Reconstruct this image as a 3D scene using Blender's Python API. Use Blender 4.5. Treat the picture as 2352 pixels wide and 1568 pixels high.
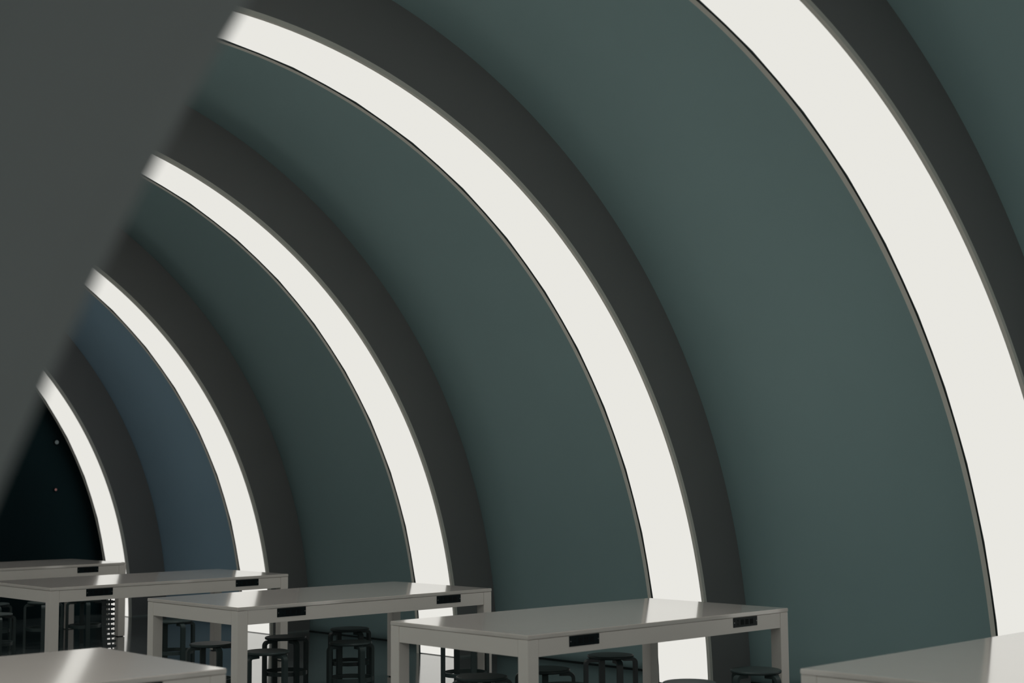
import bpy, bmesh, math, random
from mathutils import Vector, Matrix

random.seed(7)
SC = bpy.context.scene
COL = SC.collection
for o in list(bpy.data.objects):
    bpy.data.objects.remove(o, do_unlink=True)

# ------------------------------------------------------------------ camera
F_PX, PITCH, YAW, ROLL = 3327.3, 0.095964, 0.763699, -0.007863
cam_d = bpy.data.cameras.new('camera')
cam = bpy.data.objects.new('camera', cam_d)
COL.objects.link(cam)
cam_d.sensor_width = 36.0
cam_d.lens = 36.0 * F_PX / 2352.0
cam_d.clip_start = 0.02
cam_d.clip_end = 200
cy, sy, cp, sp = math.cos(YAW), math.sin(YAW), math.cos(PITCH), math.sin(PITCH)
Fv = Vector((sy * cp, cy * cp, sp))
Rt = Vector((cy, -sy, 0))
Uv = Rt.cross(Fv)
cr, sr = math.cos(ROLL), math.sin(ROLL)
R2 = Rt * cr + Uv * sr
U2 = Uv * cr - Rt * sr
M = Matrix.Identity(4)
for i in range(3):
    M[i][0], M[i][1], M[i][2] = R2[i], U2[i], -Fv[i]
CAM = Vector((-4.3674, 0.0, 1.565))
M.translation = CAM
cam.matrix_world = M
cam_d.dof.use_dof = True
cam_d.dof.focus_distance = 10.5
cam_d.dof.aperture_fstop = 2.2
SC.camera = cam

# ------------------------------------------------------------------ world, exposure
w = bpy.data.worlds.new('world'); SC.world = w; w.use_nodes = True
w.node_tree.nodes['Background'].inputs[0].default_value = (0.02, 0.022, 0.025, 1)
w.node_tree.nodes['Background'].inputs[1].default_value = 1.0
SC.view_settings.view_transform = 'Standard'
SC.view_settings.look = 'None'
SC.view_settings.exposure = 0.0
SC.view_settings.gamma = 1.0
SC.view_settings.use_curve_mapping = False

# ------------------------------------------------------------------ dimensions
R_OUT, R_IN, ZC = 4.8263, 4.3339, -0.0549      # vault radius, arch soffit radius, height of the centre
RIB_W = 0.5573
RIB_Y = [15.6499, 12.7308, 9.8288, 6.9625, 4.0998, 1.213, -1.68, -4.57]
Y0, Y1 = -7.2, 16.36
STRIP = (0.815, 0.805, 0.757)
STRIP_STRENGTH = 1.0

# added fill: unseen point lights along the left of the hall, no real fixtures
FILL_P = 31.0
for ly, lz, k in ((-3.0, 3.25, 0.8), (2.65, 3.25, 1.1), (5.5, 3.25, 1.0), (8.4, 3.25, 1.0), (11.3, 3.25, 1.0), (14.2, 3.25, 0.7)):
    ld = bpy.data.lights.new('fill_point', 'POINT'); ld.energy = FILL_P * k; ld.shadow_soft_size = 0.6
    ld.color = (1.0, 0.955, 0.89)
    lo = bpy.data.objects.new('fill_point', ld); lo.location = (-3.2, ly, lz); COL.objects.link(lo)

# unseen spots added near the crown to brighten the tabletops
for sx, sy2, k in ((1.6, 14.3, 0.7), (1.6, 11.4, 0.9), (1.6, 8.75, 1.0), (1.6, 6.1, 1.1), (1.6, 3.1, 0.9), (-1.9, 6.1, 1.6)):
    sd = bpy.data.lights.new('fill_spot', 'SPOT'); sd.energy = 112.0 * k; sd.shadow_soft_size = 0.25
    sd.spot_size = math.radians(70); sd.spot_blend = 0.8; sd.color = (1.0, 0.97, 0.93)
    so = bpy.data.objects.new('fill_spot', sd); so.location = (sx, sy2, 4.15); COL.objects.link(so)

# large fill light added at the near end of the hall, behind the camera
ad = bpy.data.lights.new('back_fill', 'AREA'); ad.shape = 'RECTANGLE'; ad.size = 7.0; ad.size_y = 3.4
ad.energy = 75.0; ad.color = (1.0, 0.97, 0.95)
ao = bpy.data.objects.new('back_fill', ad); ao.location = (0, Y0 + 0.25, 2.1)
ao.rotation_euler = (math.pi / 2, 0, 0); COL.objects.link(ao)
ao.rotation_euler = (-math.pi / 2, 0, math.pi)

# ------------------------------------------------------------------ materials
def new_mat(name):
    m = bpy.data.materials.new(name); m.use_nodes = True
    return m, m.node_tree, m.node_tree.nodes['Principled BSDF']

def paint(name, col, rough=0.5, spec=0.5, noise=0.03, scale=6.0, bump=0.0, bscale=200.0, coat=0.0, coat_rough=0.1, metallic=0.0):
    m, nt, b = new_mat(name)
    b.inputs['Roughness'].default_value = rough
    b.inputs['Specular IOR Level'].default_value = spec
    b.inputs['Metallic'].default_value = metallic
    b.inputs['Coat Weight'].default_value = coat
    b.inputs['Coat Roughness'].default_value = coat_rough
    tc = nt.nodes.new('ShaderNodeTexCoord')
    nz = nt.nodes.new('ShaderNodeTexNoise'); nz.inputs['Scale'].default_value = scale; nz.inputs['Detail'].default_value = 4
    nt.links.new(tc.outputs['Object'], nz.inputs['Vector'])
    mx = nt.nodes.new('ShaderNodeMix'); mx.data_type = 'RGBA'
    mx.inputs[6].default_value = tuple(c * (1 - noise) for c in col) + (1,)
    mx.inputs[7].default_value = tuple(min(1, c * (1 + noise)) for c in col) + (1,)
    nt.links.new(nz.outputs['Fac'], mx.inputs[0])
    nt.links.new(mx.outputs[2], b.inputs['Base Color'])
    if bump > 0:
        n2 = nt.nodes.new('ShaderNodeTexNoise'); n2.inputs['Scale'].default_value = bscale; n2.inputs['Detail'].default_value = 3
        nt.links.new(tc.outputs['Object'], n2.inputs['Vector'])
        bp = nt.nodes.new('ShaderNodeBump'); bp.inputs['Strength'].default_value = bump; bp.inputs['Distance'].default_value = 0.002
        nt.links.new(n2.outputs['Fac'], bp.inputs['Height'])
        nt.links.new(bp.outputs['Normal'], b.inputs['Normal'])
    return m

def emit(name, col, strength):
    m = bpy.data.materials.new(name); m.use_nodes = True
    nt = m.node_tree; nt.nodes.clear()
    e = nt.nodes.new('ShaderNodeEmission'); e.inputs[0].default_value = tuple(col) + (1,); e.inputs[1].default_value = strength
    o = nt.nodes.new('ShaderNodeOutputMaterial'); nt.links.new(e.outputs[0], o.inputs[0])
    return m

M_TEAL = paint('teal_plaster', (0.395, 0.565, 0.575), 0.85, 0.25, 0.04, 1.6, 0.15, 90)
M_BLUE = paint('bluer_bay_plaster', (0.365, 0.54, 0.67), 0.85, 0.25, 0.04, 1.6, 0.15, 90)  # bluer tone for the bay between the two farthest arches
M_RIB = paint('charcoal_rib', (0.24, 0.24, 0.24), 0.8, 0.25, 0.05, 2.0, 0.1, 90)
M_PALE = paint('pale_grey_plaster', (0.37, 0.39, 0.385), 0.85, 0.2, 0.08, 3.0, 0.15, 60)  # paler grey than the ribs, for the nearest arch and back wall
M_FRAME = paint('grey_edge_frame', (0.82, 0.79, 0.72), 0.55, 0.3, 0.03)
M_BLACK = paint('black_far_wall', (0.006, 0.016, 0.019), 0.9, 0.05, 0.3, 0.8)
M_GAP = paint('dark_gap', (0.02, 0.028, 0.028), 0.8, 0.1)
M_TRIM = paint('grey_trim', (0.30, 0.34, 0.33), 0.45, 0.4)
M_STRIP = emit('lit_diffuser', STRIP, STRIP_STRENGTH)
M_WHITE = paint('white_table_paint', (0.88, 0.82, 0.765), 0.32, 0.5, 0.02, 3.0, 0.04, 120)
M_TOP = paint('white_table_top', (0.82, 0.76, 0.71), 0.10, 0.8, 0.03, 3.0, 0.02, 60, coat=0.5, coat_rough=0.06)
M_PLATE = paint('black_outlet_plate', (0.003, 0.009, 0.011), 0.35, 0.2, 0.1)
M_SOCKET = paint('black_socket', (0.002, 0.004, 0.005), 0.6, 0.2, 0.1)
M_SCREW = paint('steel_screw', (0.35, 0.37, 0.37), 0.35, 0.5, 0.02, metallic=0.8)
M_STOOL = paint('dark_stool_lacquer', (0.036, 0.055, 0.055), 0.40, 0.45, 0.08, 9.0)
M_CHAIN = paint('grey_plastic_chain', (0.10, 0.12, 0.125), 0.4, 0.5, 0.05)

# floor: dark polished terrazzo
M_FLOOR, nt, b = new_mat('polished_dark_floor')
tc = nt.nodes.new('ShaderNodeTexCoord')
vo = nt.nodes.new('ShaderNodeTexNoise'); vo.inputs['Scale'].default_value = 55; vo.inputs['Detail'].default_value = 6; vo.inputs['Roughness'].default_value = 0.75
nt.links.new(tc.outputs['Object'], vo.inputs['Vector'])
rp = nt.nodes.new('ShaderNodeValToRGB')
rp.color_ramp.elements[0].position = 0.42; rp.color_ramp.elements[0].color = (0.010, 0.017, 0.018, 1)
rp.color_ramp.elements[1].position = 0.72; rp.color_ramp.elements[1].color = (0.20, 0.23, 0.23, 1)
nt.links.new(vo.outputs['Fac'], rp.inputs[0]); nt.links.new(rp.outputs[0], b.inputs['Base Color'])
b.inputs['Roughness'].default_value = 0.10
b.inputs['Specular IOR Level'].default_value = 0.7
b.inputs['Coat Weight'].default_value = 0.35
b.inputs['Coat Roughness'].default_value = 0.06
n3 = nt.nodes.new('ShaderNodeTexNoise'); n3.inputs['Scale'].default_value = 3.0; n3.inputs['Detail'].default_value = 5
nt.links.new(tc.outputs['Object'], n3.inputs['Vector'])
mr = nt.nodes.new('ShaderNodeMapRange'); mr.inputs['To Min'].default_value = 0.07; mr.inputs['To Max'].default_value = 0.15
nt.links.new(n3.outputs['Fac'], mr.inputs['Value']); nt.links.new(mr.outputs[0], b.inputs['Roughness'])

# ------------------------------------------------------------------ helpers
def obj(name, bm, mat, parent=None, smooth=False, loc=None, rotz=None):
    me = bpy.data.meshes.new(name)
    bmesh.ops.recalc_face_normals(bm, faces=bm.faces[:])
    bm.to_mesh(me); bm.free()
    me.materials.append(mat)
    if smooth:
        for p in me.polygons: p.use_smooth = True
    o = bpy.data.objects.new(name, me); COL.objects.link(o)
    if parent: o.parent = parent
    if loc: o.location = loc
    if rotz is not None: o.rotation_euler = (0, 0, rotz)
    return o

def thing(name, label, cat, loc=(0, 0, 0), rotz=0.0, group=None):
    o = bpy.data.objects.new(name, None); COL.objects.link(o)
    o.empty_display_size = 0.2
    o.location = loc; o.rotation_euler = (0, 0, rotz)
    o['label'] = label; o['category'] = cat
    if group: o['group'] = group
    return o

def struct(o, label=None):
    o['kind'] = 'structure'
    if label: o['label'] = label
    return o

def add_box(bm, x0, x1, y0, y1, z0, z1, bev=0.0):
    vs = [bm.verts.new((x, y, z)) for z in (z0, z1) for y in (y0, y1) for x in (x0, x1)]
    fs = [(0, 2, 3, 1), (4, 5, 7, 6), (0, 1, 5, 4), (2, 6, 7, 3), (0, 4, 6, 2), (1, 3, 7, 5)]
    faces = [bm.faces.new([vs[i] for i in f]) for f in fs]
    if bev > 0:
        es = set(e for f in faces for e in f.edges)
        bmesh.ops.bevel(bm, geom=list(es), offset=bev, segments=2, affect='EDGES')

def box(*a, bev=0.0):
    bm = bmesh.new(); add_box(bm, *a, bev=bev); return bm

def ring(ri, ro, y0, y1, a0, a1, n, zc=ZC):
    """arched bar with a rectangular section ri..ro, y0..y1 swept from angle a0 to a1 about the vault axis"""
    bm = bmesh.new(); prev = None; first = None
    for i in range(n + 1):
        a = a0 + (a1 - a0) * i / n
        c, s = math.cos(a), math.sin(a)
        q = [bm.verts.new((r * c, y, zc + r * s)) for r, y in ((ri, y0), (ro, y0), (ro, y1), (ri, y1))]
        if prev:
            for k in range(4):
                bm.faces.new((prev[k], prev[(k + 1) % 4], q[(k + 1) % 4], q[k]))
        else: first = q
        prev = q
    bm.faces.new(first); bm.faces.new(prev[::-1])
    return bm

# ------------------------------------------------------------------ setting
struct(obj('floor', box(-5.3, 5.3, Y0, Y1 + 0.2, -0.12, 0.0), M_FLOOR))
AF = math.asin(-ZC / R_OUT)            # angle at which the vault meets the floor
ys = [Y1] + RIB_Y + [Y0]
half = math.pi / 2

def wall_bays(name, a0, a1):
    """one side of the vault: the shell is one object, the bay between the two farthest arches a bluer panel of it"""
    root = struct(obj(name, ring(R_OUT, R_OUT + 0.15, Y0, 12.9, a0, a1, 96), M_TEAL, smooth=False))
    p = obj('bay_panel', ring(R_OUT, R_OUT + 0.15, 12.9, 16.5, a0, a1, 96), M_BLUE, root)
    p['label'] = 'bluer bay between the two farthest arches'
    return root
wr = wall_bays('wall_right', AF, half)
wl = wall_bays('wall_left', half, math.pi - AF)
for r_ in (wr, wl):
    for o in [r_] + list(r_.children):
        for p in o.data.polygons: p.use_smooth = True
        me = o.data
struct(obj('wall_far', box(-5.2, 5.2, Y1, Y1 + 0.15, 0.0, 5.0), M_BLACK))
struct(obj('wall_back', box(-5.2, 5.2, Y0 - 0.15, Y0, 0.0, 5.0), M_PALE))

# shadow gap where the vault meets the floor
for nm, sgn in (('baseboard_right', 1), ('baseboard_left', -1)):
    bm = bmesh.new()
    for i in range(len(RIB_Y)):
        ya = RIB_Y[i] - 0.004
        yb = (RIB_Y[i + 1] + RIB_W) if i + 1 < len(RIB_Y) else Y0
        xi, xo = R_OUT - 0.012, R_OUT - 0.001
        add_box(bm, min(sgn * xi, sgn * xo), max(sgn * xi, sgn * xo), yb, ya, 0.0, 0.009)
    struct(obj(nm, bm, M_GAP))

ORD = ['luminous white arch strip farthest away, beside the black far wall',
       'luminous white arch strip bordering the bluish wall bay on its right side',
       'luminous white arch strip rising behind the right end of the middle table',
       'luminous white arch strip rising behind the lower centre table',
       'widest luminous white arch strip, nearest, cut by the right edge of the picture',
       'luminous strip on the hall side of the blurred grey foreground arch, hidden from view',
       'luminous white arch strip just behind the camera, out of the picture',
       'luminous white arch strip at the near end wall, out of the picture']
KINK = [AF] + [math.radians(2.4 + 6.9 * k) for k in range(0, 26) if 2.4 + 6.9 * k < 178.5] + [math.pi - AF]
for i, y in enumerate(RIB_Y):
    near = (i == 5)
    r = 4.146 if near else R_IN
    yF = y
    mat = M_PALE if near else M_RIB
    bmr = ring(r + 0.0302, R_OUT + 0.02, yF, yF + RIB_W, AF, math.pi - AF, 128)
    rib = struct(obj('trim_%d' % (i + 1), bmr, mat))
    # thin pale foot trim where the near face of the arch meets the floor
    for sgn in (1, -1):
        a, b2 = sorted((sgn * (r + 0.04), sgn * (R_OUT - 0.004)))
        obj('foot_trim', box(a, b2, yF - 0.006, yF + 0.004, 0.0, 0.016), M_TRIM, rib)
    lt = thing('arch_light', ORD[i], 'light', (0, yF, 0), 0, 'lit arch strips')
    FW0, FW1 = 0.026, 0.032
    def loc(bm):
        for v in bm.verts: v.co.y -= yF
        return bm
    obj('edge_frame', loc(ring(r, r + 0.03, yF, yF + FW0, AF, math.pi - AF, 128)), M_FRAME if not near else M_PALE, lt)
    obj('edge_frame', loc(ring(r, r + 0.03, yF + RIB_W - FW1, yF + RIB_W, AF, math.pi - AF, 128)), M_FRAME if not near else M_PALE, lt)
    obj('shadow_gap', loc(ring(r + 0.002, r + 0.029, yF + RIB_W - FW1 - 0.0085, yF + RIB_W - FW1 - 0.0005, AF, math.pi - AF, 128)), M_GAP, lt)
    # diffuser: flat panels, so the strip is faintly polygonal
    bm = bmesh.new(); prev = None
    fine = []
    for m, a in enumerate(KINK):
        fine.append((a, 0.0))
        if m + 1 < len(KINK): fine.append(((a + KINK[m + 1]) / 2, -0.5 * r * (1 - math.cos((KINK[m + 1] - a) / 2))))
    for a, dr in fine:
        ri, ro = r + 0.012 + dr, r + 0.0145 + dr
        if a == KINK[0] or a == KINK[-1]:
            a = a + (0.012 / r) * (1 if a == KINK[0] else -1)
        c, s = math.cos(a), math.sin(a)
        q = [bm.verts.new((rr * c, yy - yF, ZC + rr * s)) for rr, yy in
             ((ri, yF + FW0 + 0.002), (ro, yF + FW0 + 0.002), (ro, yF + RIB_W - FW1 - 0.010), (ri, yF + RIB_W - FW1 - 0.010))]
        if prev:
            for k in range(4): bm.faces.new((prev[k], prev[(k + 1) % 4], q[(k + 1) % 4], q[k]))
        else: bm.faces.new(q)
        prev = q
    bm.faces.new(prev[::-1])
    d = obj('diffuser', bm, M_STRIP, lt); d['label'] = 'glowing white diffuser'

# ------------------------------------------------------------------ indicator lights on the far wall
def dot(name, label, x, z, r, col, s):
    t = thing(name, label, 'light', (x, Y1, z))
    bm = bmesh.new(); bmesh.ops.create_cone(bm, cap_ends=True, segments=20, radius1=r * 1.5, radius2=r * 1.3, depth=0.02)
    bmesh.ops.rotate(bm, verts=bm.verts, matrix=Matrix.Rotation(half, 3, 'X')); bmesh.ops.translate(bm, verts=bm.verts, vec=(0, -0.01, 0))
    obj('housing', bm, M_PLATE, t)
    bm = bmesh.new(); bmesh.ops.create_uvsphere(bm, u_segments=16, v_segments=10, radius=r)
    bmesh.ops.scale(bm, verts=bm.verts, vec=(1, 0.5, 1)); bmesh.ops.translate(bm, verts=bm.verts, vec=(0, -0.02, 0))
    obj('lens', bm, emit(name + '_glow', col, s), t, smooth=True)
dot('signal_lamp', 'small pale grey round light high on the black far wall', 3.715, 2.07, 0.024, (0.5, 0.6, 0.6), 0.12)
dot('signal_lamp', 'tiny reddish light lower on the black far wall', 3.715, 1.505, 0.015, (0.7, 0.35, 0.33), 0.2)

# ------------------------------------------------------------------ tables
TL, TW, TH = 2.2468, 1.1787, 0.7556
TOPT, LEG, AP = 0.0235, 0.078, 0.092
def make_table(label, group):
    t = thing('communal_table', label, 'table', group=group)
    e = 0.0022
    tp = obj('tabletop', box(-TL / 2, TL / 2, -TW / 2, TW / 2, TH - TOPT, TH, bev=0.003), M_TOP, t)
    zt = TH - TOPT - 0.002
    hx, hy = TL / 2 - e, TW / 2 - e
    for sx in (-1, 1):
        for sy_ in (-1, 1):
            x0, x1 = sorted((sx * hx, sx * (hx - LEG))); y0, y1 = sorted((sy_ * hy, sy_ * (hy - LEG)))
            lg = obj('leg', box(x0, x1, y0, y1, 0.006, zt, bev=0.002), M_WHITE, t)
            obj('foot_pad', box(x0 + .01, x1 - .01, y0 + .01, y1 - .01, 0.0, 0.0065), M_GAP, lg)
    g = 0.0012
    for s in (-1, 1):
        y0, y1 = sorted((s * (hy - 0.0015), s * (hy - 0.024)))
        ap = obj('long_apron', box(-hx + LEG + g, hx - LEG - g, y0, y1, zt - AP, zt - 0.0005, bev=0.001), M_WHITE, t)
        x0, x1 = sorted((s * (hx - 0.0015), s * (hx - 0.024)))
        obj('short_apron', box(x0, x1, -hy + LEG + g, hy - LEG - g, zt - AP, zt - 0.0005, bev=0.001), M_WHITE, t)
        for xc in (-0.699, 0.695):
            # power outlet plate let into the long apron
            bm = bmesh.new()
            ysf = s * (hy + 0.0015)
            a, b2 = sorted((s * (hy - 0.004), ysf))
            add_box(bm, xc - 0.116, xc + 0.116, a, b2, zt - 0.0585, zt - 0.001, bev=0.0012)
            pl = obj('power_outlet', bm, M_PLATE, t); pl['label'] = 'black power outlet plate'
            for dx in (-0.058, -0.014, 0.03):
                a, b2 = sorted((s * (hy + 0.001), s * (hy + 0.0022)))
                bm = bmesh.new()
                add_box(bm, xc + dx * s - 0.016, xc + dx * s + 0.016, a, b2, zt - 0.046, zt - 0.014, bev=0.0005)
                obj('socket', bm, M_SOCKET, pl)
            for dz in (-0.018, -0.041):
                bm = bmesh.new()
                a, b2 = sorted((s * (hy + 0.001), s * (hy + 0.0022)))
                add_box(bm, xc + s * 0.072 - 0.0045, xc + s * 0.072 + 0.0045, a, b2, zt + dz - 0.0055, zt + dz + 0.0055)
                obj('charging_port', bm, M_SOCKET, pl)
            for dx in (-0.107, 0.107):
                bm = bmesh.new()
                bmesh.ops.create_cone(bm, cap_ends=True, segments=12, radius1=0.003, radius2=0.003, depth=0.003)
                bmesh.ops.rotate(bm, verts=bm.verts, matrix=Matrix.Rotation(half, 3, 'X'))
                bmesh.ops.translate(bm, verts=bm.verts, vec=(xc + dx, s * (hy + 0.002), zt - 0.03))
                obj('screw', bm, M_SCREW, pl)
    return t

def copy_tree(o, parent=None):
    c = o.copy(); COL.objects.link(c)
    if parent: c.parent = parent
    for ch in o.children: copy_tree(ch, c)
    return c

TABLES = [
    (2.1052, 14.3374, 0.00717, 'long white table farthest away, in front of the black far wall'),
    (2.0998, 11.4293, -0.01058, 'long white table second farthest, with the grey cable chain hanging under it'),
    (2.0890, 8.7531, -0.00948, 'long white table in the middle of the row, one table nearer than the cable chain'),
    (2.1625, 6.0964, -0.02154, 'long white table at lower centre, whole top in view, socket holes visible on right plate'),
    (-1.9154, 6.1606, -0.01871, 'white table in the bottom left corner, only its right end showing'),
    (2.0104, 3.1355, 0.00841, 'white table in the bottom right corner, only one corner of its top showing'),
]
G = 'long white tables down the hall'
proto = None
for x, y, a, lab in TABLES:
    if proto is None: t = proto = make_table(lab, G)
    else: t = copy_tree(proto); t['label'] = lab
    t.location = (x, y, 0); t.rotation_euler = (0, 0, a)

# ------------------------------------------------------------------ stools
def make_stool():
    t = thing('round_stool', '', 'stool', group='dark round stools at the tables')
    prof = [(0, 0.421), (0.140, 0.421), (0.148, 0.424), (0.151, 0.430), (0.151, 0.435), (0.148, 0.4395), (0.143, 0.441), (0, 0.440)]
    bm = bmesh.new(); n = 64; prev = None; first = None
    c0 = bm.verts.new((0, 0, prof[0][1])); c1 = bm.verts.new((0, 0, prof[-1][1]))
    rings = []
    for k in range(n):
        a = 2 * math.pi * k / n
        rings.append([bm.verts.new((r * math.cos(a), r * math.sin(a), z)) for r, z in prof[1:-1]])
    for k in range(n):
        A, B = rings[k], rings[(k + 1) % n]
        bm.faces.new((c0, B[0], A[0])); bm.faces.new((c1, A[-1], B[-1]))
        for j in range(len(A) - 1): bm.faces.new((A[j], B[j], B[j + 1], A[j + 1]))
    obj('seat', bm, M_STOOL, t, smooth=False)
    # bent leg, swept in the radial plane
    th, wd, rb = 0.022, 0.038, 0.034
    ro = 0.181; zt = 0.4205
    path = [(0.085, zt)]
    outer = [(0.085, zt)] ; inner = [(0.085, zt - th)]
    ccx, ccz = ro - rb - 0.004, zt - rb - 0.004
    for j in range(9):
        a = half - half * j / 8
        outer.append((ccx + (rb + 0.004) * math.cos(a), ccz + (rb + 0.004) * math.sin(a)))
        inner.append((ccx + (rb + 0.004 - th) * math.cos(a), ccz + (rb + 0.004 - th) * math.sin(a)))
    outer.append((ro, 0.0)); inner.append((ro - th, 0.0))
    for k in range(4):
        R = Matrix.Rotation(k * half, 3, 'Z')
        bm = bmesh.new(); sec = []
        for (xo, zo), (xi, zi) in zip(outer, inner):
            q = [bm.verts.new(R @ Vector(p)) for p in ((xo, -wd / 2, zo), (xo, wd / 2, zo), (xi, wd / 2, zi), (xi, -wd / 2, zi))]
            if sec:
                for m in range(4): bm.faces.new((sec[-1][m], sec[-1][(m + 1) % 4], q[(m + 1) % 4], q[m]))
            sec.append(q)
        bm.faces.new(sec[0]); bm.faces.new(sec[-1][::-1])
        obj('leg', bm, M_STOOL, t)
    bm = bmesh.new(); n = 64; rr = []
    for k in range(n):
        a = 2 * math.pi * k / n
        rr.append([bm.verts.new((r * math.cos(a), r * math.sin(a), z)) for r, z in ((0.148, 0.168), (0.1595, 0.168), (0.1595, 0.197), (0.148, 0.197))])
    for k in range(n):
        for m in range(4): bm.faces.new((rr[k][m], rr[k][(m + 1) % 4], rr[(k + 1) % n][(m + 1) % 4], rr[(k + 1) % n][m]))
    obj('footrest_ring', bm, M_STOOL, t)
    return t

# x, y, turn relative to the line of sight, label
STOOLS = [
    (1.28, 8.31, 45, 'dark round stool just right of the middle table\'s near leg, glow on its seat'),
    (1.90, 8.98, 28, 'dark round stool under the middle table, half behind the stool with the glowing seat'),
    (2.01, 8.34, 28, 'dark round stool under the middle table, nearer of the overlapping pair at centre'),
    (2.59, 9.11, 30, 'dark round stool under the middle table, rear one of the overlapping pair at centre'),
    (1.28, 9.00, 20, 'round stool through the middle table\'s left end, pale flat seat cut by the leg'),
    (2.02, 10.75, 25, 'dark round stool through the middle table\'s left end, farther back, legs in full view'),
    (2.745, 7.945, 21, 'stool with hidden seat, dark legs crossing the lit strip under the lower centre table'),
    (1.41, 6.31, 15, 'dark round stool under the short left side of the lower centre table, whole seat showing'),
    (1.90, 6.28, 0, 'dark round stool partly hidden by the near leg of the lower centre table'),
    (2.68, 6.46, 20, 'dark round stool under the middle of the lower centre table, all four legs visible'),
    (1.47, 5.70, 30, 'dark stool at the bottom edge right of the lower centre table\'s near leg'),
    (2.03, 5.27, 35, 'round stool at the bottom edge before the bright strip, pale glow on its seat'),
    (2.72, 5.33, 47, 'dark round stool beside the right leg of the lower centre table'),
    (2.16, 13.40, 0, 'dark stool straddling the near leg of the table with the cable chain'),
    (2.57, 13.00 + 0.35, 10, 'dim stool left of the cable chain under the farthest table'),
    (1.25, 12.46, 15, 'dim stool at the left edge of the picture, seat end just in view'),
    (1.72, 13.55, 20, 'dim stool behind the one at the left edge, only one leg in view'),
]
sp0 = None
for x, y, ph, lab in STOOLS:
    if sp0 is None: t = sp0 = make_stool()
    else: t = copy_tree(sp0)
    az = math.atan2(y - CAM.y, x - CAM.x)
    t.location = (x, y, 0); t.rotation_euler = (0, 0, az + math.radians(ph))
    t['label'] = lab

# ------------------------------------------------------------------ cable chain under the second farthest table
ch = thing('cable_chain', 'grey segmented cable chain hanging from the second farthest table before the lit strip', 'cable holder', (1.750, 11.365, 0.0), math.atan2(11.42, 6.07) - half)
n = 16; pitch = 0.0412
def chain_x(z): return 0.0 if z > 0.45 else 0.045 * ((0.45 - z) / 0.45) ** 1.6
for k in range(n):
    z = 0.655 - k * pitch
    x = chain_x(z); tilt = -0.25 * max(0, (0.4 - z))
    bm = bmesh.new()
    add_box(bm, -0.044, -0.018, -0.022, 0.022, -0.0125, 0.0125, bev=0.003)
    add_box(bm, -0.018, 0.036, -0.018, 0.018, -0.0125, 0.0125, bev=0.003)
    add_box(bm, 0.036, 0.046, -0.012, 0.012, -0.0105, 0.0105, bev=0.003)
    if k < n - 1:
        add_box(bm, -0.042, -0.012, -0.010, 0.010, -pitch + 0.010, -0.010)
        add_box(bm, 0.009, 0.020, -0.010, 0.010, -pitch + 0.010, -0.010)
    bmesh.ops.scale(bm, verts=bm.verts, vec=(1.2, 1, 1))
    bmesh.ops.rotate(bm, verts=bm.verts, matrix=Matrix.Rotation(tilt, 3, 'Y'))
    bmesh.ops.translate(bm, verts=bm.verts, vec=(x, 0, z))
    obj('chain_link', bm, M_CHAIN, ch)
bm = box(-0.04, 0.04, -0.03, 0.03, 0.667, 0.732, bev=0.002)
obj('mounting_bracket', bm, M_CHAIN, ch)
